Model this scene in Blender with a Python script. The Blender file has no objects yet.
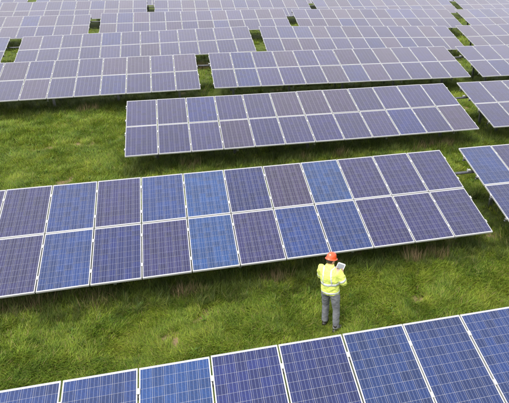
import bpy, bmesh, math, random
import numpy as np
from mathutils import Matrix, Vector, Euler
random.seed(7); rng = np.random.default_rng(7)
R = math.radians
scene = bpy.context.scene
col = scene.collection

# ---------------------------------------------------------------- camera, sky, sun, exposure
CAM_Z = 7.3244
CR = Vector((0.96629, -0.25685, 0.01789)); CU = Vector((0.10002, 0.43851, 0.89314)); CF = Vector((0.23725, 0.86124, -0.44942))
cd = bpy.data.cameras.new('camera'); cam = bpy.data.objects.new('camera', cd); col.objects.link(cam)
cam.matrix_world = Matrix(((CR.x, CU.x, -CF.x, 0), (CR.y, CU.y, -CF.y, 0), (CR.z, CU.z, -CF.z, CAM_Z), (0, 0, 0, 1)))
cd.sensor_width = 36; cd.lens = 36 * 556.725 / 509; cd.shift_x = (254.5 - 330.84) / 509; cd.shift_y = 0
cd.clip_start = 0.1; cd.clip_end = 5000
scene.camera = cam

SUN_EL, SUN_AZ = R(64), R(-135)          # high behind thin cloud, to the left and a little behind the camera
world = bpy.data.worlds.new('World'); scene.world = world; world.use_nodes = True
wn, wl = world.node_tree.nodes, world.node_tree.links
bg = wn['Background']; bg.inputs[1].default_value = 0.15
sky = wn.new('ShaderNodeTexSky'); sky.sky_type = 'NISHITA'; sky.sun_disc = False
sky.sun_elevation = SUN_EL; sky.sun_rotation = SUN_AZ; sky.dust_density = 3; sky.air_density = 1.5; sky.ozone_density = 1.0
hs = wn.new('ShaderNodeHueSaturation'); hs.inputs['Saturation'].default_value = .2   # light overcast
wl.new(sky.outputs[0], hs.inputs['Color']); wl.new(hs.outputs[0], bg.inputs[0])
sd = bpy.data.lights.new('sun', 'SUN'); sd.energy = .88; sd.angle = R(30); sd.color = (1.0, 0.96, 0.88)
sun = bpy.data.objects.new('sun', sd); col.objects.link(sun)
sv = Vector((math.sin(SUN_AZ) * math.cos(SUN_EL), math.cos(SUN_AZ) * math.cos(SUN_EL), math.sin(SUN_EL)))
sun.rotation_euler = sv.to_track_quat('Z', 'Y').to_euler(); sun.location = sv * 80
scene.view_settings.view_transform = 'Standard'; scene.view_settings.look = 'None'
scene.view_settings.exposure = 1.19; scene.view_settings.gamma = 1

# ---------------------------------------------------------------- helpers
def tag(o, label=None, cat=None, group=None, kind=None):
    if label: o['label'] = label
    if cat: o['category'] = cat
    if group: o['group'] = group
    if kind: o['kind'] = kind
    return o
def link(name, data, parent=None, mat=None):
    o = bpy.data.objects.new(name, data); col.objects.link(o)
    if parent: o.parent = parent
    if mat and data is not None and not data.materials: data.materials.append(mat)
    return o
def mesh_bm(name, bm, mats=(), smooth=False):
    bmesh.ops.recalc_face_normals(bm, faces=bm.faces)
    me = bpy.data.meshes.new(name); bm.to_mesh(me); bm.free()
    for m in mats: me.materials.append(m)
    if smooth:
        for p in me.polygons: p.use_smooth = True
    return me
def box(bm, x0, x1, y0, y1, z0, z1, mi=0, M=None):
    vs = [Vector((x, y, z)) for x in (x0, x1) for y in (y0, y1) for z in (z0, z1)]
    if M is not None: vs = [M @ v for v in vs]
    v = [bm.verts.new(c) for c in vs]
    for q in ((0, 1, 3, 2), (4, 6, 7, 5), (0, 4, 5, 1), (2, 3, 7, 6), (0, 2, 6, 4), (1, 5, 7, 3)):
        bm.faces.new([v[i] for i in q]).material_index = mi
def tube(bm, pts, rad, n=12, ref=(1, 0, 0), caps=True, mi=0):
    """lofted closed tube; rad entries are r or (r_along_ref, r_across)"""
    pts = [Vector(p) for p in pts]; rings = []
    for i, p in enumerate(pts):
        t = (pts[min(i + 1, len(pts) - 1)] - pts[max(i - 1, 0)]).normalized()
        a = Vector(ref) - t * t.dot(Vector(ref))
        if a.length < 1e-4: a = t.orthogonal()
        a.normalize(); b = t.cross(a)
        r = rad[i]; ra, rb = (r if isinstance(r, tuple) else (r, r))
        rings.append([bm.verts.new(p + a * (ra * math.cos(2 * math.pi * k / n)) + b * (rb * math.sin(2 * math.pi * k / n))) for k in range(n)])
    for i in range(len(rings) - 1):
        for k in range(n):
            bm.faces.new((rings[i][k], rings[i][(k + 1) % n], rings[i + 1][(k + 1) % n], rings[i + 1][k])).material_index = mi
    if caps:
        bm.faces.new(rings[0][::-1]).material_index = mi; bm.faces.new(rings[-1]).material_index = mi
    return rings
def ball(bm, c, r, seg=20, M=None):
    m = Matrix.Translation(c) @ (M or Matrix()) @ Matrix.Diagonal((r[0], r[1], r[2], 1))
    bmesh.ops.create_uvsphere(bm, u_segments=seg, v_segments=seg // 2 + 2, radius=1, matrix=m)

def vnoise(x, y, s, seed):
    """smooth value noise in 0..1, cell size s"""
    x = np.asarray(x, float) / s; y = np.asarray(y, float) / s
    xi = np.floor(x).astype(np.int64); yi = np.floor(y).astype(np.int64)
    fx = x - xi; fy = y - yi; fx = fx * fx * (3 - 2 * fx); fy = fy * fy * (3 - 2 * fy)
    def h(a, b):
        n = (a * 374761393 + b * 668265263 + seed * 1442695041) & 0x7fffffff
        n = ((n ^ (n >> 13)) * 1274126177) & 0x7fffffff
        return ((n ^ (n >> 16)) & 0xffff) / 65535.0
    return (h(xi, yi) * (1 - fx) + h(xi + 1, yi) * fx) * (1 - fy) + (h(xi, yi + 1) * (1 - fx) + h(xi + 1, yi + 1) * fx) * fy
MAN = (2.42, 8.58)
def gz(x, y):
    z = (vnoise(x, y, 1.7, 3) - .5) * .16 + (vnoise(x, y, .55, 4) - .5) * .10
    d = np.hypot(np.asarray(x) - MAN[0], np.asarray(y) - MAN[1])
    return z * np.clip((d - .25) / .6, 0, 1)
def bare(x, y):
    b = vnoise(x, y, .75, 11) * .6 + vnoise(x, y, .3, 12) * .4
    return np.clip((b - .725) / .09, 0, 1) * (np.asarray(y) < 27)

# ---------------------------------------------------------------- materials
def mat(name, base=(.5, .5, .5), rough=.5, metal=0, coat=0, coat_rough=.05, spec=.5):
    m = bpy.data.materials.new(name); m.use_nodes = True
    b = m.node_tree.nodes['Principled BSDF']
    b.inputs['Base Color'].default_value = (*base, 1); b.inputs['Roughness'].default_value = rough
    b.inputs['Metallic'].default_value = metal; b.inputs['Coat Weight'].default_value = coat
    b.inputs['Coat Roughness'].default_value = coat_rough; b.inputs['Specular IOR Level'].default_value = spec
    return m, m.node_tree.nodes, m.node_tree.links, b
def N(nodes, typ, **kw):
    n = nodes.new(typ)
    for k, v in kw.items(): setattr(n, k, v)
    return n
def ramp(nodes, stops):
    n = nodes.new('ShaderNodeValToRGB'); e = n.color_ramp.elements
    while len(e) < len(stops): e.new(.5)
    for i, (p, c) in enumerate(stops): e[i].position = p; e[i].color = (*c, 1)
    return n
def noisy(name, c0, c1, scale, rough=.6, metal=0, bump=0, detail=4, **kw):
    m, n, l, b = mat(name, c0, rough, metal, **kw)
    tc = N(n, 'ShaderNodeTexCoord'); nz = N(n, 'ShaderNodeTexNoise'); nz.inputs['Scale'].default_value = scale; nz.inputs['Detail'].default_value = detail
    l.new(tc.outputs['Object'], nz.inputs['Vector'])
    r = ramp(n, [(.3, c0), (.7, c1)]); l.new(nz.outputs[0], r.inputs[0]); l.new(r.outputs[0], b.inputs['Base Color'])
    if bump:
        bp = N(n, 'ShaderNodeBump'); bp.inputs['Strength'].default_value = bump; bp.inputs['Distance'].default_value = .01
        l.new(nz.outputs[0], bp.inputs['Height']); l.new(bp.outputs[0], b.inputs['Normal'])
    return m
M_ALU = noisy('anodised_aluminium', (.35, .348, .343), (.47, .467, .46), 3.0, .38, .15)
M_BACK = mat('white_backsheet_under_glass', (.40, .395, .42), .5, coat=1, coat_rough=.04)[0]
M_STEEL = noisy('galvanised_steel', (.16, .165, .17), (.27, .275, .28), 9.0, .45, .7)
M_CABLE = noisy('dark_conduit', (.05, .052, .058), (.09, .092, .1), 12.0, .5)

def cell_material():
    m, n, l, b = mat('blue_polycrystalline_cell', (.03, .06, .25), .35, coat=1, coat_rough=.035)
    b.inputs['Sheen Weight'].default_value = 1.0; b.inputs['Sheen Roughness'].default_value = .385; b.inputs['Sheen Tint'].default_value = (1, .87, .88, 1); b.inputs['Coat IOR'].default_value = 1.5; b.inputs['Specular IOR Level'].default_value = .1   # dusty glass
    tc = N(n, 'ShaderNodeTexCoord'); oi = N(n, 'ShaderNodeObjectInfo'); l.new(oi.outputs['Alpha'], b.inputs['Sheen Weight']); uv = N(n, 'ShaderNodeUVMap', uv_map='UVMap')
    # per cell tone
    sc = N(n, 'ShaderNodeVectorMath', operation='SCALE'); sc.inputs['Scale'].default_value = 1 / .159; l.new(tc.outputs['Object'], sc.inputs[0])
    fl = N(n, 'ShaderNodeVectorMath', operation='FLOOR'); l.new(sc.outputs[0], fl.inputs[0])
    ad = N(n, 'ShaderNodeVectorMath', operation='ADD'); l.new(fl.outputs[0], ad.inputs[0])
    mu = N(n, 'ShaderNodeMath', operation='MULTIPLY'); mu.inputs[1].default_value = 91.7; l.new(oi.outputs['Random'], mu.inputs[0]); l.new(mu.outputs[0], ad.inputs[1])
    wnz = N(n, 'ShaderNodeTexWhiteNoise', noise_dimensions='3D'); l.new(ad.outputs[0], wnz.inputs['Vector'])
    # crystal grain
    vo = N(n, 'ShaderNodeTexVoronoi'); vo.inputs['Scale'].default_value = 60; l.new(tc.outputs['Object'], vo.inputs['Vector'])
    sep = N(n, 'ShaderNodeSeparateColor'); l.new(vo.outputs['Color'], sep.inputs[0])
    s1 = N(n, 'ShaderNodeMath', operation='MULTIPLY_ADD'); s1.inputs[1].default_value = .40; s1.inputs[2].default_value = .63; l.new(wnz.outputs['Value'], s1.inputs[0])
    s2 = N(n, 'ShaderNodeMath', operation='MULTIPLY_ADD'); s2.inputs[1].default_value = .40; s2.inputs[2].default_value = .80; l.new(sep.outputs[0], s2.inputs[0])
    s3 = N(n, 'ShaderNodeMath', operation='MULTIPLY'); l.new(s1.outputs[0], s3.inputs[0]); l.new(s2.outputs[0], s3.inputs[1])
    cm = N(n, 'ShaderNodeVectorMath', operation='SCALE'); l.new(oi.outputs['Color'], cm.inputs[0]); l.new(s3.outputs[0], cm.inputs['Scale'])
    # busbars: three silver lines along the panel
    su = N(n, 'ShaderNodeSeparateXYZ'); l.new(uv.outputs[0], su.inputs[0])
    m3 = N(n, 'ShaderNodeMath', operation='MULTIPLY'); m3.inputs[1].default_value = 3; l.new(su.outputs['X'], m3.inputs[0])
    fr = N(n, 'ShaderNodeMath', operation='FRACT'); l.new(m3.outputs[0], fr.inputs[0])
    su5 = N(n, 'ShaderNodeMath', operation='SUBTRACT'); su5.inputs[1].default_value = .5; l.new(fr.outputs[0], su5.inputs[0])
    ab = N(n, 'ShaderNodeMath', operation='ABSOLUTE'); l.new(su5.outputs[0], ab.inputs[0])
    lt = N(n, 'ShaderNodeMath', operation='LESS_THAN'); lt.inputs[1].default_value = .030; l.new(ab.outputs[0], lt.inputs[0])
    mx = N(n, 'ShaderNodeMix', data_type='RGBA'); l.new(lt.outputs[0], mx.inputs['Factor']); l.new(cm.outputs[0], mx.inputs['A']); mx.inputs['B'].default_value = (.17, .195, .29, 1)
    l.new(mx.outputs['Result'], b.inputs['Base Color'])
    # thin dust on the glass
    nz = N(n, 'ShaderNodeTexNoise'); nz.inputs['Scale'].default_value = 2.2; nz.inputs['Detail'].default_value = 5; l.new(tc.outputs['Object'], nz.inputs['Vector'])
    mr = N(n, 'ShaderNodeMapRange'); mr.inputs[3].default_value = .02; mr.inputs[4].default_value = .14; l.new(nz.outputs[0], mr.inputs[0]); l.new(mr.outputs[0], b.inputs['Coat Roughness'])
    return m
M_CELL = cell_material()

def blade_material(name, stops, dry, transl=.45):
    m = bpy.data.materials.new(name); m.use_nodes = True; n, l = m.node_tree.nodes, m.node_tree.links
    n.remove(n['Principled BSDF']); out = n['Material Output']
    geo = N(n, 'ShaderNodeNewGeometry'); oi = N(n, 'ShaderNodeObjectInfo')
    nz = N(n, 'ShaderNodeTexNoise'); nz.inputs['Scale'].default_value = 1.1; nz.inputs['Detail'].default_value = 3; nz.inputs['Roughness'].default_value = .65
    l.new(geo.outputs['Position'], nz.inputs['Vector'])
    a = N(n, 'ShaderNodeMath', operation='MULTIPLY_ADD'); a.inputs[1].default_value = .55; a.inputs[2].default_value = -.02; l.new(oi.outputs['Random'], a.inputs[0])
    r2 = N(n, 'ShaderNodeMapRange'); r2.inputs[1].default_value = .3; r2.inputs[2].default_value = .7; r2.inputs[3].default_value = 0; r2.inputs[4].default_value = .5; l.new(nz.outputs[0], r2.inputs[0])
    s = N(n, 'ShaderNodeMath', operation='ADD'); l.new(a.outputs[0], s.inputs[0]); l.new(r2.outputs[0], s.inputs[1])
    rp = ramp(n, stops); l.new(s.outputs[0], rp.inputs[0])
    # a share of the blades is dry straw
    rv = N(n, 'ShaderNodeMath', operation='GREATER_THAN'); rv.inputs[1].default_value = 1 - dry; l.new(geo.outputs['Random Per Island'], rv.inputs[0])
    mx = N(n, 'ShaderNodeMix', data_type='RGBA'); l.new(rv.outputs[0], mx.inputs['Factor']); l.new(rp.outputs[0], mx.inputs['A']); mx.inputs['B'].default_value = (.24, .19, .075, 1)
    rb = N(n, 'ShaderNodeHueSaturation'); l.new(mx.outputs['Result'], rb.inputs['Color'])
    v = N(n, 'ShaderNodeMapRange'); v.inputs[3].default_value = .45; v.inputs[4].default_value = 1.6; l.new(geo.outputs['Random Per Island'], v.inputs[0]); l.new(v.outputs[0], rb.inputs['Value'])
    d = N(n, 'ShaderNodeBsdfPrincipled'); d.inputs['Roughness'].default_value = .5; d.inputs['Specular IOR Level'].default_value = .3; l.new(rb.outputs[0], d.inputs['Base Color'])
    t = N(n, 'ShaderNodeBsdfTranslucent'); l.new(rb.outputs[0], t.inputs['Color'])
    ms = N(n, 'ShaderNodeMixShader'); ms.inputs[0].default_value = transl; l.new(d.outputs[0], ms.inputs[1]); l.new(t.outputs[0], ms.inputs[2]); l.new(ms.outputs[0], out.inputs[0])
    return m
M_GRASS = blade_material('meadow_grass_blade', [(.05, (.060, .130, .014)), (.45, (.178, .268, .024)), (.95, (.33, .365, .042))], .08)
M_TALL = blade_material('rank_grass_blade', [(.05, (.055, .085, .014)), (.5, (.085, .125, .018)), (.95, (.14, .17, .028))], .12)
M_STALK = noisy('dry_brown_stalk', (.10, .068, .030), (.17, .12, .055), 9.0, .8)

def ground_material():
    m, n, l, b = mat('soil_under_grass', (.06, .07, .02), .95, spec=.2)
    geo = N(n, 'ShaderNodeNewGeometry'); at = N(n, 'ShaderNodeAttribute', attribute_name='bare')
    nz = N(n, 'ShaderNodeTexNoise'); nz.inputs['Scale'].default_value = 3; nz.inputs['Detail'].default_value = 8; nz.inputs['Roughness'].default_value = .7; l.new(geo.outputs['Position'], nz.inputs['Vector'])
    g = ramp(n, [(.3, (.035, .045, .012)), (.55, (.075, .10, .018)), (.75, (.12, .13, .03))]); l.new(nz.outputs[0], g.inputs[0])
    s = ramp(n, [(.3, (.12, .08, .045)), (.7, (.30, .21, .12))]); l.new(nz.outputs[0], s.inputs[0])
    mx = N(n, 'ShaderNodeMix', data_type='RGBA'); l.new(at.outputs['Fac'], mx.inputs['Factor']); l.new(g.outputs[0], mx.inputs['A']); l.new(s.outputs[0], mx.inputs['B'])
    l.new(mx.outputs['Result'], b.inputs['Base Color'])
    bp = N(n, 'ShaderNodeBump'); bp.inputs['Strength'].default_value = .8; bp.inputs['Distance'].default_value = .05; l.new(nz.outputs[0], bp.inputs['Height']); l.new(bp.outputs[0], b.inputs['Normal'])
    return m

# ---------------------------------------------------------------- ground: one sheet to the horizon
def make_ground():
    def axis(lo, hi, step, far):
        a = list(np.arange(lo, hi + 1e-6, step)); s = step
        while a[-1] < far: s *= 1.6; a.append(a[-1] + s)
        s = step; b = []
        while (b[-1] if b else lo) > -far: s *= 1.6; b.append((b[-1] if b else lo) - s)
        return np.array(b[::-1] + a)
    xs = axis(-20, 26, .2, 2500); ys = axis(0, 32, .2, 2500)
    X, Y = np.meshgrid(xs, ys); Z = gz(X, Y)
    near = (np.abs(X) < 40) & (np.abs(Y) < 70); Z = np.where(near, Z, 0)
    v = np.stack([X, Y, Z], -1).reshape(-1, 3); nx, ny = len(xs), len(ys)
    i = np.arange(nx * ny).reshape(ny, nx)
    f = np.stack([i[:-1, :-1], i[:-1, 1:], i[1:, 1:], i[1:, :-1]], -1).reshape(-1, 4)
    me = bpy.data.meshes.new('ground'); me.from_pydata(v.tolist(), [], f.tolist())
    a = me.attributes.new('bare', 'FLOAT', 'POINT'); a.data.foreach_set('value', bare(X, Y).reshape(-1).astype(np.float32))
    me.materials.append(ground_material())
    for p in me.polygons: p.use_smooth = True
    return tag(link('ground', me), kind='structure')
make_ground()

# ---------------------------------------------------------------- solar arrays
PW, PH, GX, GY = .99, 1.65, 1.01, 1.67          # panel size and pitch
CELL, CP = .156, .159
CX0, CY0 = (PW - (6 * CP - .003)) / 2, (PH - (10 * CP - .003)) / 2
def panel_mesh():
    bm = bmesh.new(); w, h, f = PW, PH, .0105
    box(bm, 0, w, 0, f, 0, .040); box(bm, 0, w, h - f, h, 0, .040)
    box(bm, 0, f, f, h - f, 0, .0398); box(bm, w - f, w, f, h - f, 0, .0398)
    box(bm, f, w - f, f, h - f, .030, .0365, 1)
    return mesh_bm('solar_panel', bm, (M_ALU, M_BACK))
def cell_quads(skip=()):
    bm = bmesh.new(); uvl = bm.loops.layers.uv.new('UVMap')
    for cx in range(6):
        for cy in range(10):
            if (cx, cy) in skip: continue
            x, y = CX0 + cx * CP, CY0 + cy * CP
            add_cell(bm, uvl, x, y, .0366)
    me = bpy.data.meshes.new('cell_grid'); bm.to_mesh(me); bm.free(); me.materials.append(M_CELL)
    return me
def add_cell(bm, uvl, x, y, z):
    c = CELL; t = [bm.verts.new((x + a * c, y + b * c, z + .0012)) for a, b in ((0, 0), (1, 0), (1, 1), (0, 1))]
    lo = [bm.verts.new((x + a * c, y + b * c, z)) for a, b in ((0, 0), (1, 0), (1, 1), (0, 1))]
    fs = [(bm.faces.new(t), ((0, 0), (1, 0), (1, 1), (0, 1)))]
    for k in range(4):
        fs.append((bm.faces.new((lo[k], lo[(k + 1) % 4], t[(k + 1) % 4], t[k])), ((0, 0),) * 4))
    for f, u in fs:
        for lp, q in zip(f.loops, u): lp[uvl].uv = q
ME_PANEL = panel_mesh(); ME_GRID = cell_quads()
_bm = bmesh.new(); _u = _bm.loops.layers.uv.new('UVMap'); add_cell(_bm, _u, 0, 0, 0)
ME_CELL = bpy.data.meshes.new('solar_cell'); _bm.to_mesh(ME_CELL); _bm.free(); ME_CELL.materials.append(M_CELL)

NC = 12
def purlin_mesh():
    bm = bmesh.new(); L = NC * GX + .03     # a C section
    box(bm, -.03, L, -.03, .03, -.006, 0); box(bm, -.03, L, -.03, -.024, -.07, -.006); box(bm, -.03, L, -.024, .03, -.076, -.07)
    return mesh_bm('purlin', bm, (M_STEEL,))
def clamp_mesh():
    bm = bmesh.new()
    for j in range(2):
        for fy in (.23, .77):
            for i in range(NC + 1):
                x = i * GX; y = j * GY + .01 + fy * PH
                a, b = (x - .026, x + .026)
                if i == 0: a = x - .012
                if i == NC: b = x + .012
                box(bm, a, b, y - .045, y + .045, .0405, .047); box(bm, x - .006, x + .006, y - .025, y + .025, -.001, .0405)
    return mesh_bm('clamp', bm, (M_ALU,))
ME_PURLIN, ME_CLAMP = purlin_mesh(), clamp_mesh()
def rafter_mesh():
    bm = bmesh.new(); box(bm, -.03, .03, .12, 2 * GY - .12, -.175, -.0765)
    return mesh_bm('rafter', bm, (M_STEEL,))
ME_RAFTER = rafter_mesh()

# colour of the cells, panel by panel: most are blue-violet, some clear blue, some greyed purple
T_BLUE, T_BRIGHT, T_VIOLET, T_GREY, T_NAVY = (.003, .021, .108), (.004, .036, .138), (.011, .010, .066), (.022, .014, .052), (.004, .011, .085)
def tint(key, i, j):
    c = FIXED.get((key, i, j))
    if c is None:
        near_w = {'A': (6, 1, 2, 0, 2), 'B': (3, 1, 4, 1, 2), 'C': (.12, 0, 5, 2.2, 2.4)}.get(key[0], (.03, 0, 6, 3, 1.2))
        c = random.choices((T_BLUE, T_BRIGHT, T_VIOLET, T_GREY, T_NAVY), near_w)[0]
    k = random.uniform(.88, 1.12)
    return tuple(v * k * random.uniform(.95, 1.05) for v in c) + (random.uniform(.74, .98),)   # alpha: how dusty the glass is
FIXED = {}
for j, names in ((1, 'VVBVBTNGTVVV'), (0, 'VVBNVTVBBVVV')):
    for i, q in enumerate(names): FIXED[('B', i, j)] = {'V': T_VIOLET, 'B': T_BLUE, 'T': T_BRIGHT, 'N': T_NAVY, 'G': T_GREY}[q]
for i, q in enumerate('BBBTNNBBBBBN'): FIXED[('A', i, 1)] = {'V': T_VIOLET, 'B': T_BLUE, 'T': T_BRIGHT, 'N': T_NAVY}[q]

def px_of(p):
    d = p - Vector((0, 0, CAM_Z)); z = d.dot(CF)
    return (330.84 + 556.725 * d.dot(CR) / z, 201.52 - 556.725 * d.dot(CU) / z, z)

def make_array(key, p, label, near=False, group='solar arrays standing in rows', link_left=False):
    x0, y0, z0, s, k, t = p
    root = link('solar_array', None); root.empty_display_size = .3; root.location = (x0, y0, 0)
    tag(root, label, 'solar array', group)
    ex = Vector((1, k, s)).normalized(); ey = Vector((0, math.cos(t), math.sin(t))); ey = (ey - ex * ex.dot(ey)).normalized(); ez = ex.cross(ey)
    F = Matrix(((ex.x, ey.x, ez.x, 0), (ex.y, ey.y, ez.y, 0), (ex.z, ey.z, ez.z, z0 - .04), (0, 0, 0, 1)))
    cells = []
    for j in range(2):
        for i in range(NC):
            pn = link('solar_panel', ME_PANEL, root)
            jit = Matrix.Rotation(R(random.gauss(0, .14)), 4, 'X') @ Matrix.Rotation(R(random.gauss(0, .14)), 4, 'Y') @ Matrix.Rotation(R(random.gauss(0, .05)), 4, 'Z')
            ML = F @ Matrix.Translation((i * GX + .01 + random.gauss(0, .0012), j * GY + .01 + random.gauss(0, .0015), random.uniform(0, .002))) @ jit
            pn.matrix_local = ML
            c = tint(key, i, j)
            if near and j == 1:
                W_ = Matrix.Translation(root.location) @ ML
                for cx in range(6):
                    for cy in range(10):
                        q = px_of(W_ @ Vector((CX0 + (cx + .5) * CP, CY0 + (cy + .5) * CP, .037)))
                        if -2 < q[0] < 511 and q[1] < 406: cells.append((q[2], cx, cy, pn, c))
            else:
                g = link('cell_grid', ME_GRID, pn); g.color = c; g['kind'] = 'stuff'
            if near and j == 1: pn.color = c
    if near:
        cells.sort(key=lambda q: q[0]); pick = {}
        for z, cx, cy, pn, c in cells[:300]: pick.setdefault(pn.name, []).append((cx, cy))
        for pn in [o for o in root.children if o.name.startswith('solar_panel') and not o.children]:
            mine = pick.get(pn.name, [])
            for cx, cy in mine:
                o = link('solar_cell', ME_CELL, pn); o.location = (CX0 + cx * CP, CY0 + cy * CP, .0366); o.color = pn.color
            if len(mine) < 60:
                g = link('cell_grid', cell_quads(set(mine)) if mine else ME_GRID, pn); g.color = pn.color; g['kind'] = 'stuff'
    cl = link('clamp_set', ME_CLAMP, root); cl.matrix_local = F; cl['kind'] = 'stuff'
    for yy in (.42, 1.24, 2.09, 2.91):
        o = link('purlin', ME_PURLIN, root); o.matrix_local = F @ Matrix.Translation((0, yy, 0))
    for q in range(5):
        xx = .9 + q * (NC * GX - 1.8) / 4
        o = link('rafter', ME_RAFTER, root); o.matrix_local = F @ Matrix.Translation((xx, 0, 0))
        for yy in (1.2, 2.55):
            top = F @ Vector((xx, yy, -.10)); bm = bmesh.new()
            box(bm, -.05, .05, .031, .037, -.3, top.z); box(bm, .044, .05, .037, .10, -.3, top.z); box(bm, -.05, -.044, .037, .10, -.3, top.z)
            o = link('post', mesh_bm('post', bm, (M_STEEL,)), root); o.location = (top.x, top.y, 0)
    if link_left:
        bm = bmesh.new(); tube(bm, [(-.75, 2.5, -.16), (-.4, 2.5, -.175), (.1, 2.5, -.17), (.9, 2.5, -.12)], [.04] * 4, 8, (0, 1, 0))
        o = link('cable_conduit', mesh_bm('cable_conduit', bm, (M_CABLE,), True), root); o.matrix_local = F
        bm = bmesh.new(); box(bm, -.05, .03, 2.47, 2.53, -.125, -.078); box(bm, -.06, -.05, 2.46, 2.54, -.13, -.065)
        o = link('bracket', mesh_bm('bracket', bm, (M_ALU,)), root); o.matrix_local = F
    return root

FIT = {
    'A': (-2.018 - 2.02, 3.308, 0.747, 0.0039, 0.0006, 0.2434),
    'B': (-5.236, 10.166, 0.666, 0.0050, 0.0045, 0.2662),
    'C': (-1.937, 17.015, 0.736, 0.0018, 0.0013, 0.2507),
    'D': (1.321, 23.940, 0.869, -0.0060, -0.0031, 0.2466),
    'E': (4.696, 30.853, 0.875, -0.0230, -0.0024, 0.2527),
    'B2': (7.399, 10.139, 0.779, 0.0023, -0.0011, 0.2601),
    'C2': (10.778, 17.057, 0.765, -0.0008, -0.0013, 0.2423),
    'D1': (-11.365, 23.905, 0.733, 0.0107, 0.0020, 0.2461),
    'D3': (14.079, 23.941, 0.759, -0.0002, -0.0015, 0.2451),
    'E2': (-8.005, 30.787, 0.679, 0.0208, 0.0030, 0.2405),
    'E1': (-20.758, 30.787, 0.721, -0.0049, -0.0002, 0.2449),
    'E4': (17.465, 30.737, 0.643, 0.0017, -0.0016, 0.2441),
    'F1': (-17.406, 37.670, 0.720, 0.0046, 0.0008, 0.2447),
    'F2': (-4.656, 37.694, 0.827, 0.0077, 0.0006, 0.2499),
    'F3': (8.026, 37.710, 0.861, -0.0172, -0.0024, 0.2550),
    'F4': (20.814, 37.646, 0.666, 0.0001, 0.0014, 0.2394),
    'G1': (-14.097, 44.537, 0.743, 0.0055, 0.0004, 0.2503),
    'G2': (-1.446, 44.593, 0.771, -0.0090, 0.0004, 0.2493),
    'G3': (11.142, 44.532, 0.682, -0.0006, -0.0001, 0.2439),
    'G4': (23.86, 44.53, 0.68, 0.0, 0.0, 0.245),
    'H1': (-23.6, 51.42, 0.75, 0.003, 0.0, 0.248),
    'H2': (-10.85, 51.42, 0.75, 0.003, 0.0, 0.248),
    'H3': (1.90, 51.42, 0.77, -0.005, 0.0, 0.248),
    'H4': (14.6, 51.42, 0.70, 0.0, 0.0, 0.248),
    'H5': (27.2, 51.42, 0.70, 0.0, 0.0, 0.248),
}
LABELS = {
    'A': 'nearest solar array, large deep blue panels cut by the bottom edge of the photo',
    'B': 'long solar array of blue and violet panels that the worker faces',
    'B2': 'solar array cut by the right edge, level with the array that the worker faces',
    'C': 'free standing solar array in the middle, one row behind the one the worker faces',
    'C2': 'solar array cut by the right edge, just right of the free standing middle array',
    'D1': 'solar array at the left edge directly beyond the open grass patch',
    'D': 'pale solar array directly beyond the free standing middle array, between two grassy gaps',
    'D3': 'solar array at the right edge, third row beyond the worker, past a diagonal gap',
    'E1': 'corner of a solar array at the left edge, fourth row beyond the worker',
    'E2': 'solar array directly beyond the one that borders the open grass patch',
    'E': 'solar array in the fourth row beyond the worker, right of the green centre gap',
    'E4': 'solar array at the right edge in the fourth row beyond the worker',
    'F1': 'left solar array in the fifth row beyond the worker, ending at a green gap',
    'F2': 'second solar array from the left in the fifth row beyond the worker',
    'F3': 'third solar array from the left in the fifth row beyond the worker',
    'F4': 'rightmost solar array in the fifth row beyond the worker, right of the green gap',
    'G1': 'leftmost solar array in the sixth row beyond the worker',
    'G2': 'second solar array from the left in the sixth row beyond the worker',
    'G3': 'third solar array from the left in the sixth row beyond the worker',
    'G4': 'rightmost solar array in the sixth row beyond the worker',
    'H1': 'leftmost solar array in the farthest row, a thin strip in the top left corner',
    'H2': 'second solar array from the left in the farthest row, cut by the top edge',
    'H3': 'third solar array from the left in the farthest row, cut by the top edge',
    'H4': 'fourth solar array from the left in the farthest row, cut by the top edge',
    'H5': 'rightmost solar array in the farthest row, a thin strip in the top right corner',
}
for kx in LABELS:
    make_array(kx, FIT[kx], LABELS[kx], near=(kx == 'A'), link_left=kx in ('B2', 'C2', 'D', 'D3', 'E2', 'F2', 'F3', 'G2', 'G3'))

# ---------------------------------------------------------------- grass
def tuft(name, nb, rad, lmin, lmax, wid, lean, m, seed, segs=3, spread=.8):
    r = random.Random(seed); V = []; Fc = []
    for _ in range(nb):
        a = r.uniform(0, 2 * math.pi); d = rad * math.sqrt(r.random())
        p = Vector((d * math.cos(a), d * math.sin(a), -.02))
        az = r.gauss(0, spread); L = r.uniform(lmin, lmax); w = wid * r.uniform(.7, 1.3)
        th = r.uniform(.05, .5); bend = lean * r.uniform(.5, 1.4) / segs
        side = Vector((-math.sin(az), math.cos(az), 0)); base = len(V)
        for q in range(segs + 1):
            ww = w * (1 - q / segs) ** .6 * .5
            if q == segs: V.append(p.copy())
            else: V += [p - side * ww, p + side * ww]
            p = p + Vector((math.cos(az) * math.sin(th), math.sin(az) * math.sin(th), math.cos(th))) * (L / segs)
            th += bend
        for q in range(segs - 1): Fc.append((base + 2 * q, base + 2 * q + 1, base + 2 * q + 3, base + 2 * q + 2))
        q = segs - 1; Fc.append((base + 2 * q, base + 2 * q + 1, base + 2 * q + 2))
    me = bpy.data.meshes.new(name); me.from_pydata([tuple(v) for v in V], [], Fc); me.materials.append(m)
    return me
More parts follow.
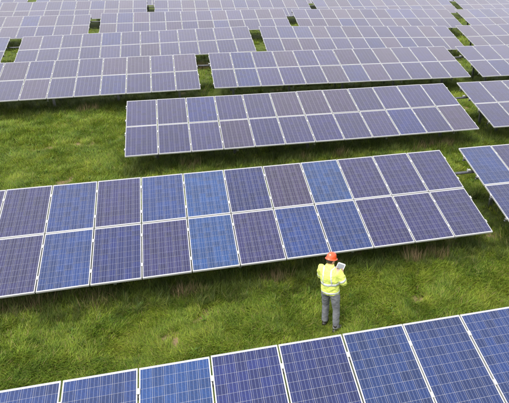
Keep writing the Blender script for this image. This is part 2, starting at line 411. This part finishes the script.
def scatter(name, meshes, pts, rotz, tilt, scl, idx, label=None):
    """one meadow object: points carrying instances of a few real tufts that stand in the meadow too"""
    src = []
    for k, me in enumerate(meshes):
        i = int(np.argmax(idx == k)); o = link(name, me)
        o.location = pts[i]; o.rotation_euler = (0, 0, rotz[i]); o.scale = (scl[i],) * 3; o['kind'] = 'stuff'; src.append(o)
    me = bpy.data.meshes.new(name); me.from_pydata([tuple(p) for p in pts], [], [])
    n = len(pts)
    a = me.attributes.new('rot', 'FLOAT_VECTOR', 'POINT'); a.data.foreach_set('vector', np.stack([tilt[:, 0], tilt[:, 1], rotz], 1).astype(np.float32).ravel())
    a = me.attributes.new('scl', 'FLOAT_VECTOR', 'POINT'); a.data.foreach_set('vector', np.repeat(scl, 3).astype(np.float32))
    a = me.attributes.new('idx', 'INT', 'POINT'); a.data.foreach_set('value', idx.astype(np.int32))
    ng = bpy.data.node_groups.new(name, 'GeometryNodeTree')
    ng.interface.new_socket('Geometry', in_out='INPUT', socket_type='NodeSocketGeometry'); ng.interface.new_socket('Geometry', in_out='OUTPUT', socket_type='NodeSocketGeometry')
    gi = ng.nodes.new('NodeGroupInput'); go = ng.nodes.new('NodeGroupOutput'); ip = ng.nodes.new('GeometryNodeInstanceOnPoints'); jg = ng.nodes.new('GeometryNodeJoinGeometry')
    for o in reversed(src):
        ob = ng.nodes.new('GeometryNodeObjectInfo'); ob.inputs['Object'].default_value = o; ob.inputs['As Instance'].default_value = True
        ng.links.new(ob.outputs['Geometry'], jg.inputs[0])
    def attr(nm, ty):
        x = ng.nodes.new('GeometryNodeInputNamedAttribute'); x.data_type = ty; x.inputs['Name'].default_value = nm
        return [s for s in x.outputs if s.name == 'Attribute' and s.enabled][0]
    ng.links.new(gi.outputs[0], ip.inputs['Points']); ng.links.new(jg.outputs[0], ip.inputs['Instance']); ip.inputs['Pick Instance'].default_value = True
    ng.links.new(attr('idx', 'INT'), ip.inputs['Instance Index']); ng.links.new(attr('rot', 'FLOAT_VECTOR'), ip.inputs['Rotation']); ng.links.new(attr('scl', 'FLOAT_VECTOR'), ip.inputs['Scale'])
    ng.links.new(ip.outputs[0], go.inputs[0])
    o = link(name, me); md = o.modifiers.new('scatter', 'NODES'); md.node_group = ng; o['kind'] = 'stuff'
    return o
def in_view(x, y, z, mx, my):
    d = np.stack([x, y, z - CAM_Z], 1); zz = d @ np.array(CF)
    u = 330.84 + 556.725 * (d @ np.array(CR)) / zz; v = 201.5 - 556.725 * (d @ np.array(CU)) / zz
    return (zz > 1) & (u > -mx) & (u < 509 + mx) & (v > -my) & (v < 403 + my), zz
TABS = np.array([(p[0], p[0] + NC * GX, p[1], p[1] + 3.24) for p in FIT.values()])
def under(x, y):
    """distance behind the lower edge of an array (negative: in the open)"""
    r = np.full(len(x), -1.0)
    for a, b, c, d in TABS:
        m = (x > a) & (x < b) & (y > c) & (y < d); r[m] = y[m] - c
    return r
def field(n, x0, x1, y0, y1):
    x = rng.uniform(x0, x1, n); y = rng.uniform(y0, y1, n); z = gz(x, y)
    ok, d = in_view(x, y, z, 70, 40); return x[ok], y[ok], z[ok], d[ok]
xs, ys, zs, ds, ks = [], [], [], [], []
for (n, b) in ((90000, (-7, 10, 5.0, 10.6)), (80000, (-9, 15, 10, 17.8)), (90000, (-14, 17, 17.8, 25)), (22000, (-20, 30, 25, 46))):
    q = field(n, *b); xs.append(q[0]); ys.append(q[1]); zs.append(q[2]); ds.append(q[3])
x = np.concatenate(xs); y = np.concatenate(ys); z = np.concatenate(zs); d = np.concatenate(ds)
u = under(x, y); keep = rng.random(len(x)) > bare(x, y) * .93
keep &= (u < 0) | ((u < 1.1) & (rng.random(len(x)) < .55)) | (rng.random(len(x)) < .12)
x, y, z, d, u = x[keep], y[keep], z[keep], d[keep], u[keep]
clump = vnoise(x, y, .50, 21) * .5 + vnoise(x, y, .20, 22) * .6 - .05
flow = (vnoise(x, y, 1.3, 23) * 2.2 + vnoise(x, y, .45, 24) * 1.2) * math.pi
n = len(x)
TUFTS = [tuft('grass', 16, .075, .10, .24, .0085, 1.5, M_GRASS, 100 + k) for k in range(5)] + [tuft('grass', 12, .06, .05, .13, .012, .9, M_GRASS, 200 + k, 2) for k in range(2)]
foot = np.hypot(x - MAN[0], y - MAN[1]) < .35
scl = (.55 + 1.05 * clump + rng.normal(0, .1, n)).clip(.4, 1.9) * np.where(d > 20, 1.25, 1) * np.where(foot, .6, 1)
scatter('grass', TUFTS, np.stack([x, y, z], 1), flow + rng.normal(0, .85, n), rng.normal(0, .15, (n, 2)), scl, rng.integers(0, 7, n))

# broad-leaved weeds here and there
M_WEED = blade_material('broad_weed_leaf', [(.05, (.055, .105, .012)), (.5, (.085, .150, .016)), (.95, (.14, .20, .025))], .03, .3)
q = field(2600, -14, 16, 5.2, 24); wx, wy, wz = q[0], q[1], q[2]
ok = (under(wx, wy) < .3) & (vnoise(wx, wy, 1.1, 41) > .52); wx, wy, wz = wx[ok], wy[ok], wz[ok]; n = len(wx)
scatter('weed', [tuft('weed', 11, .05, .10, .20, .034, 1.7, M_WEED, 500 + k, 3, 3.0) for k in range(3)], np.stack([wx, wy, wz + .05], 1), rng.uniform(0, 6.28, n), rng.normal(0, .15, (n, 2)), rng.uniform(.6, 1.2, n), rng.integers(0, 3, n))

# rank grass along and under the lower edges of the arrays
X, Y = [], []
for kx, p in FIT.items():
    if kx[0] in 'AGH': continue
    nn = {'B': 2600, 'C': 2200, 'D': 3600}.get(kx[0], 350)
    X.append(rng.uniform(p[0] - .3, p[0] + NC * GX + .3, nn)); Y.append(p[1] + np.abs(rng.normal(0, .55 if kx[0] == 'B' else .95, nn)) - .28 + rng.normal(0, .12, nn))
    nn //= 4; X.append(rng.uniform(p[0] - .3, p[0] + NC * GX + .3, nn)); Y.append(p[1] + 3.3 + rng.normal(0, .25, nn))
x = np.concatenate(X); y = np.concatenate(Y); z = gz(x, y); ok, d = in_view(x, y, z, 70, 40); ok &= rng.random(len(x)) < .35 + .9 * vnoise(x, y, .6, 31)
x, y, z = x[ok], y[ok], z[ok]; n = len(x)
TALL = [tuft('tall_grass', 26, .10, .25, .52, .009, 1.0, M_TALL, 300 + k, 4) for k in range(5)]
uu = under(x, y)
scatter('tall_grass', TALL, np.stack([x, y, z], 1), rng.uniform(0, 6.28, n), rng.normal(0, .12, (n, 2)), (.5 + .5 * rng.random(n)) * np.where(uu < 0, .8, 1.05), rng.integers(0, 5, n))

# dry brown stalks among the rank grass
X, Y = [], []
for kx, p in FIT.items():
    if kx[0] in 'AFGH': continue
    cs = rng.uniform(p[0] + .3, p[0] + NC * GX - .3, 7)
    for c in cs:
        nn = int(rng.integers(8, 26)); X.append(c + rng.normal(0, .16, nn)); Y.append(p[1] + .22 + rng.normal(0, .14, nn))
for cx in (-.45, -.35, -.2, 2.9, 4.9, 5.5):
    X.append(cx + rng.normal(0, .13, 12)); Y.append(10.3 + rng.normal(0, .10, 12))
x = np.concatenate(X); y = np.concatenate(Y); z = gz(x, y); ok, d = in_view(x, y, z, 70, 40); x, y, z = x[ok], y[ok], z[ok]; n = len(x)
ST = [tuft('dry_stalk', 7, .05, .35, .62, .011, .35, M_STALK, 400 + k, 3) for k in range(3)]
scatter('dry_stalk', ST, np.stack([x, y, z], 1), rng.uniform(0, 6.28, n), rng.normal(0, .1, (n, 2)), rng.uniform(.55, 1, n), rng.integers(0, 3, n))

# ---------------------------------------------------------------- the worker
def remeshed(name, bm, m, parent, voxel, smooth=2, wrinkle=0, wscale=.09):
    o = link(name, mesh_bm(name, bm, (m,), True), parent)
    rm = o.modifiers.new('remesh', 'REMESH'); rm.mode = 'VOXEL'; rm.voxel_size = voxel; rm.use_smooth_shade = True
    if smooth:
        s = o.modifiers.new('smooth', 'SMOOTH'); s.iterations = smooth; s.factor = .5
    if wrinkle:
        for sc_, st in ((wscale, wrinkle), (wscale * .4, wrinkle * .45)):
            tx = bpy.data.textures.new(name + '_folds', 'CLOUDS'); tx.noise_scale = sc_; tx.noise_depth = 2
            dm = o.modifiers.new('folds', 'DISPLACE'); dm.texture = tx; dm.strength = st; dm.mid_level = .5; dm.texture_coords = 'LOCAL'
    return o
M_SKIN = noisy('skin', (.46, .25, .17), (.52, .29, .20), 20, .5)
M_VIS = noisy('hi_vis_yellow_cloth', (.65, .74, .14), (.72, .79, .19), 25, .65)
M_REFL = mat('silver_reflective_tape', (.66, .67, .69), .35, .1)[0]
M_DENIM = noisy('grey_work_trousers', (.125, .130, .145), (.19, .195, .21), 7, .85)
M_BOOT = noisy('dark_boot_leather', (.018, .016, .015), (.035, .03, .027), 20, .5)
M_HAT = mat('red_orange_hard_hat', (.72, .085, .022), .25, coat=.4)[0]
M_HAIR = noisy('dark_brown_hair', (.02, .013, .01), (.05, .032, .022), 60, .6)
M_DARK = mat('dark_pupil', (.02, .015, .012), .2)[0]
M_EYE = mat('eye_white', (.75, .73, .70), .2)[0]
M_LIP = mat('lips', (.36, .14, .11), .5)[0]

HIP_L, HIP_R = (-.092, 0, .93), (.092, 0, .93)
KNEE_L, KNEE_R = (-.135, .06, .50), (.135, -.02, .50)
ANK_L, ANK_R = (-.155, .02, .085), (.155, -.11, .085)
SH_L, SH_R = (-.180, .005, 1.415), (.180, .005, 1.415)
EL_L, EL_R = (-.250, .10, 1.14), (.280, .03, 1.15)
WR_L, WR_R = (-.075, .275, 1.175), (.150, .265, 1.155)
HEADC = Vector((.0, .055, 1.615))
HEADM = Matrix.Rotation(R(-22), 4, 'Z') @ Matrix.Rotation(R(-20), 4, 'X')

def lerp(a, b, t): return Vector(a).lerp(Vector(b), t)
def hand(bm, wrist, tip, thumb_dir, curl):
    """palm, four unequal bent fingers, and a thumb that leaves the side of the palm"""
    w = Vector(wrist); f = (Vector(tip) - w).normalized(); t = Vector(thumb_dir); t = (t - f * t.dot(f)).normalized(); c = Vector(curl); c = (c - f * c.dot(f) - t * c.dot(t)).normalized()
    tube(bm, [w - f * .03, w + f * .02, w + f * .06, w + f * .092], [(.024, .02), (.033, .017), (.042, .016), (.040, .012)], 12, t)
    for k, ln in enumerate((.072, .080, .074, .058)):
        b = w + f * (.085 - .004 * abs(k - 1)) + t * (.030 - .020 * k); p = [b - f * .03, b]; a = .25
        for seg in (.45, .32, .23):
            p.append(p[-1] + (f * math.cos(a) + c * math.sin(a)) * ln * seg); a += .55
        tube(bm, p, [.0085, .0088, .0082, .0076, .0062], 8, t)
    p0 = w + f * .025 + t * .026
    tube(bm, [w + f * .01 + t * .01, p0, p0 + (f * .6 + t * .75 - c * .2) * .034, p0 + (f * .9 + t * .9 - c * .1) * .055, p0 + (f * 1.3 + t * .95 + c * .15) * .062], [.013, .0125, .011, .0098, .0075], 8, c)

def make_person():
    bm = bmesh.new()
    # trunk, neck
    tube(bm, [(0, 0, .84), (0, 0, .92), (0, 0, 1.02), (0, .005, 1.12), (0, .01, 1.26), (0, .005, 1.38), (0, 0, 1.445), (0, .005, 1.49)],
         [(.10, .08), (.150, .105), (.145, .10), (.132, .09), (.150, .105), (.150, .10), (.11, .075), (.065, .06)], 20)
    tube(bm, [(0, 0, 1.42), (0, .012, 1.50), (0, .035, 1.57)], [(.068, .066), (.058, .06), (.055, .06)], 16)
    # head: skull, jaw, nose, ears, brow
    H = Matrix.Translation(HEADC) @ HEADM
    ball(bm, HEADC, (.076, .095, .108), 24, HEADM)
    ball(bm, H @ Vector((0, .035, -.055)), (.056, .058, .062), 18, HEADM)
    tube(bm, [H @ Vector((0, .088, .018)), H @ Vector((0, .104, -.012)), H @ Vector((0, .112, -.030)), H @ Vector((0, .088, -.036))], [.009, .012, .016, .011], 10)
    for s in (-1, 1):
        ball(bm, H @ Vector((s * .077, -.008, -.012)), (.009, .020, .032), 12, HEADM)
        tube(bm, [H @ Vector((s * .012, .093, .022)), H @ Vector((s * .040, .084, .024))], [.008, .007], 8)
    # arms and hands
    for S, E, W in ((SH_L, EL_L, WR_L), (SH_R, EL_R, WR_R)):
        tube(bm, [lerp(S, (0, 0, 1.42), .4), S, lerp(S, E, .35), lerp(S, E, .8), E], [.045, .055, .050, .043, .041], 14)
        tube(bm, [lerp(E, S, .06), E, lerp(E, W, .3), lerp(E, W, .75), W, lerp(E, W, 1.08)], [.038, .041, .042, .031, .026, .024], 14)
    hand(bm, lerp(EL_L, WR_L, 1.04), Vector(WR_L) + Vector((.06, .10, .025)), (-.2, -.5, .9), (.6, .2, .5))
    hand(bm, lerp(EL_R, WR_R, 1.04), Vector(WR_R) + Vector((-.03, .10, .05)), (.2, -.5, .9), (-.8, .1, .5))
    # legs and feet
    for Hh, K, A, fd in ((HIP_L, KNEE_L, ANK_L, -.12), (HIP_R, KNEE_R, ANK_R, .22)):
        tube(bm, [lerp(Hh, K, -.1), Hh, lerp(Hh, K, .4), lerp(Hh, K, .85), K], [.08, .085, .078, .058, .055], 16)
        tube(bm, [lerp(K, A, -.06), K, lerp(K, A, .3), lerp(K, A, .75), A, lerp(K, A, 1.1)], [.05, .055, .056, .040, .036, .036], 14)
        a = Vector(A); f = Vector((math.sin(fd), math.cos(fd), 0))
        tube(bm, [a - f * .06 + Vector((0, 0, -.045)), a + Vector((0, 0, -.035)), a + f * .08 + Vector((0, 0, -.048)), a + f * .17 + Vector((0, 0, -.058))], [.034, (.038, .042), (.042, .03), (.034, .02)], 12)
    p = remeshed('person', bm, M_SKIN, None, .0065, 1)
    # face features
    for s in (-1, 1):
        bm = bmesh.new(); ball(bm, H @ Vector((s * .030, .0855, .006)), (.0125, .0095, .0095), 12, HEADM); e = link('eye', mesh_bm('eye', bm, (M_EYE,), True), p)
        bm = bmesh.new(); ball(bm, H @ Vector((s * .030, .0935, .004)), (.0055, .003, .0055), 10, HEADM); link('pupil', mesh_bm('pupil', bm, (M_DARK,), True), e)
    bm = bmesh.new(); tube(bm, [H @ Vector((-.024, .083, -.066)), H @ Vector((-.010, .092, -.064)), H @ Vector((.010, .092, -.064)), H @ Vector((.024, .083, -.066))], [.003, .007, .007, .003], 8); link('mouth', mesh_bm('mouth', bm, (M_LIP,), True), p)
    # short hair: back of the skull down to the nape
    bm = bmesh.new(); ball(bm, H @ Vector((0, -.014, .012)), (.081, .092, .106), 24, HEADM)
    for v in [v for v in bm.verts if (H.inverted() @ v.co).z < -.070 or ((H.inverted() @ v.co).y > .035 and (H.inverted() @ v.co).z < .05)]: bm.verts.remove(v)
    hr = link('hair', mesh_bm('hair', bm, (M_HAIR,), True), p); sf = hr.modifiers.new('thick', 'SOLIDIFY'); sf.thickness = .012
    # hard hat: dome with ridges, brim with a longer peak
    bm = bmesh.new(); HM = Matrix.Translation(HEADC) @ HEADM @ Matrix.Translation((0, -.004, .035))
    nseg, rings = 32, []
    prof = [(1.22, -.012), (1.24, -.004), (1.06, .006), (1.03, .030), (.99, .058), (.86, .092), (.62, .118), (.32, .131)]
    for rr, zz in prof:
        ring = []
        for k in range(nseg):
            a = 2 * math.pi * k / nseg; px, py = .087 * rr * math.cos(a), .110 * rr * math.sin(a)
            if rr > 1.15 and math.sin(a) > 0: py += .030 * math.sin(a) ** 2
            bump = .006 if (.5 < rr < 1.04 and abs(math.cos(a)) < .12) or (.3 < rr < 1.0 and .25 < abs(math.cos(a)) < .38) else 0
            ring.append(bm.verts.new(HM @ Vector((px, py, zz + bump))))
        rings.append(ring)
    for i in range(len(rings) - 1):
        for k in range(nseg): bm.faces.new((rings[i][k], rings[i][(k + 1) % nseg], rings[i + 1][(k + 1) % nseg], rings[i + 1][k]))
    bm.faces.new(rings[-1])
    ht = link('hard_hat', mesh_bm('hard_hat', bm, (M_HAT,), True), p); sf = ht.modifiers.new('thick', 'SOLIDIFY'); sf.thickness = .004; sb = ht.modifiers.new('sub', 'SUBSURF'); sb.levels = 1; sb.render_levels = 2
    bm = bmesh.new(); pts = [HM @ Vector((.089 * math.cos(a), .112 * math.sin(a), -.006)) for a in [2 * math.pi * k / 28 for k in range(29)]]
    tube(bm, [q for q in pts], [.007] * 29, 6, (0, 0, 1)); link('headband', mesh_bm('headband', bm, (M_DARK,), True), ht)
    # trousers
    bm = bmesh.new()
    tube(bm, [(0, 0, .86), (0, 0, .93), (0, 0, 1.04)], [(.165, .118), (.172, .122), (.160, .115)], 22)
    for Hh, K, A in ((HIP_L, KNEE_L, ANK_L), (HIP_R, KNEE_R, ANK_R)):
        tube(bm, [lerp(Hh, K, -.12), lerp(Hh, K, .08), lerp(Hh, K, .4), lerp(Hh, K, .85), K, lerp(K, A, .35), lerp(K, A, .75), lerp(K, A, .97)],
             [(.085, .10), (.098, .112), .096, .078, .076, .074, .066, .068], 18)
    trs = remeshed('trousers', bm, M_DENIM, p, .011, 4, .020, .11)
    for sx in (-1, 1):
        bm = bmesh.new(); bmesh.ops.create_grid(bm, x_segments=8, y_segments=8, size=.5, matrix=Matrix.Translation((sx * .085, -.15, .865)) @ Matrix.Rotation(R(90), 4, 'X') @ Matrix.Diagonal((.12, .13, 1, 1)))
        pk = link('pocket', mesh_bm('pocket', bm, (M_DENIM,), True), trs)
        sw = pk.modifiers.new('wrap', 'SHRINKWRAP'); sw.target = trs; sw.wrap_method = 'NEAREST_SURFACEPOINT'; sw.wrap_mode = 'OUTSIDE_SURFACE'; sw.offset = .004
        sf = pk.modifiers.new('thick', 'SOLIDIFY'); sf.thickness = .004
    # boots
    for A, fd in ((ANK_L, -.12), (ANK_R, .22)):
        bm = bmesh.new(); a = Vector(A); f = Vector((math.sin(fd), math.cos(fd), 0)); u = Vector((0, 0, 1))
        tube(bm, [a + u * .10, a + u * .02, a - u * .05], [(.052, .055), (.052, .06), (.050, .068)], 14)
        tube(bm, [a - f * .085 - u * .045, a - f * .02 - u * .035, a + f * .08 - u * .040, a + f * .15 - u * .048, a + f * .195 - u * .056], [(.036, .036), (.048, .046), (.053, .040), (.050, .034), (.030, .024)], 14, (1, 0, 0))
        b = remeshed('boot', bm, M_BOOT, p, .009, 2)
        bm = bmesh.new(); Fm = Matrix.Translation(a) @ Matrix.Rotation(-fd, 4, 'Z')
        tube(bm, [Fm @ Vector((0, 0, -.088)), Fm @ Vector((0, 0, -.072))], [(.05, .05)] * 2, 14)
        for v in bm.verts:
            q = Fm.inverted() @ v.co; q.y = q.y * 2.75 + .055; v.co = Fm @ q
        link('sole', mesh_bm('sole', bm, (M_DARK,), False), b)
    # jacket: trunk, collar and sleeves in one piece, loose over the waist
    bm = bmesh.new()
    tube(bm, [(0, 0, .885), (0, 0, .95), (0, 0, 1.03), (0, .0, 1.12), (0, -.005, 1.24), (0, -.008, 1.36), (0, -.006, 1.44), (0, 0, 1.50), (0, .012, 1.545)],
         [(.186, .140), (.194, .146), (.190, .142), (.196, .146), (.205, .152), (.200, .142), (.165, .110), (.098, .088), (.084, .084)], 28)
    for S, E, W in ((SH_L, EL_L, WR_L), (SH_R, EL_R, WR_R)):
        tube(bm, [lerp(S, (0, 0, 1.38), .45), S, lerp(S, E, .35), lerp(S, E, .8), E], [.075, .088, .083, .076, .073], 16)
        tube(bm, [lerp(E, S, .08), E, lerp(E, W, .35), lerp(E, W, .75), lerp(E, W, .97)], [.068, .073, .070, .058, .052], 16)
    jk = remeshed('jacket', bm, M_VIS, p, .0115, 8, .030, .10)
    def band(pts, wid, axis=None, closed=True):
        b_ = bmesh.new(); n = len(pts); L = []
        for i in range(n):
            q = Vector(pts[i]); t = Vector(pts[(i + 1) % n]) - Vector(pts[i - 1]) if closed else Vector(pts[min(i + 1, n - 1)]) - Vector(pts[max(i - 1, 0)])
            s = Vector(axis) if not callable(axis) else axis(q, t.normalized()); L.append([b_.verts.new(q + s * (wid * (k / 3 - .5))) for k in range(4)])
        for i in range(n if closed else n - 1):
            for k in range(3): b_.faces.new((L[i][k], L[(i + 1) % n][k], L[(i + 1) % n][k + 1], L[i][k + 1]))
        o = link('reflective_band', mesh_bm('reflective_band', b_, (M_REFL,), True), jk)
        sw = o.modifiers.new('wrap', 'SHRINKWRAP'); sw.target = jk; sw.wrap_method = 'NEAREST_SURFACEPOINT'; sw.wrap_mode = 'OUTSIDE_SURFACE'; sw.offset = .0035
        sf = o.modifiers.new('thick', 'SOLIDIFY'); sf.thickness = .002
    for zz, rx, ry, wd in ((1.13, .205, .155, .052), (.925, .20, .152, .038)):
        band([(rx * math.cos(2 * math.pi * k / 64), ry * math.sin(2 * math.pi * k / 64), zz + .02 * math.sin(2 * math.pi * k / 64 + 2.4)) for k in range(64)], wd, (0, 0, 1))
    for s in (-1, 1):       # braces over the shoulders
        pth = [(s * .10, -.17, 1.15 + .28 * k / 14) for k in range(15)] + [(s * .105, -.12 + .24 * k / 10, 1.50) for k in range(11)] + [(s * .10, .17, 1.43 - .28 * k / 14) for k in range(15)]
        band(pth, .036, (1, 0, 0), False)
    for S, E, W in ((SH_L, EL_L, WR_L), (SH_R, EL_R, WR_R)):
        ax = (Vector(W) - Vector(E)).normalized(); a = ax.orthogonal().normalized(); b2 = ax.cross(a); ax = (Vector(E) - Vector(S)).normalized(); a = ax.orthogonal().normalized(); b2 = ax.cross(a); c = lerp(S, E, .72)
        band([c + (a * math.cos(2 * math.pi * k / 40) + b2 * math.sin(2 * math.pi * k / 40)) * .085 for k in range(40)], .045, tuple(ax))
    return p
worker = make_person()
tag(worker, 'worker in hi-vis yellow jacket and red hard hat standing on grass with a tablet', 'person')
HEAD = R(-15.4 - 24)
MW = Matrix.Translation((MAN[0], MAN[1], .012)) @ Matrix.Rotation(R(-2.0), 4, 'Y') @ Matrix.Rotation(HEAD, 4, 'Z') @ Matrix.Scale(.97, 4)
worker.matrix_world = MW
# the tablet in the worker's hands: body, glass screen, camera lens
tb = bmesh.new(); box(tb, -.088, .088, -.122, .122, -.0035, .0035); bmesh.ops.bevel(tb, geom=[e for e in tb.edges if abs((e.verts[0].co - e.verts[1].co).z) > .005], offset=.012, segments=3, affect='EDGES')
tab = link('tablet', mesh_bm('tablet', tb, (mat('white_tablet_shell', (.72, .72, .73), .35)[0],)))
bm = bmesh.new(); box(bm, -.076, .076, -.100, .100, .0034, .0042)
M_SCR, _n, _l, _b = mat('tablet_screen', (.17, .18, .20), .3);
link('screen', mesh_bm('screen', bm, (M_SCR,)), tab)
bm = bmesh.new(); tube(bm, [(0, -.111, .0034), (0, -.111, .0046)], [.006, .006], 16); link('home_button', mesh_bm('home_button', bm, (M_DARK,)), tab)
tag(tab, "white tablet with a grey screen held in the worker's hands", 'tablet')
tab.matrix_world = MW @ Matrix.Translation((.045, .375, 1.225)) @ Matrix.Rotation(R(-8), 4, 'Z') @ Matrix.Rotation(R(38), 4, 'X')
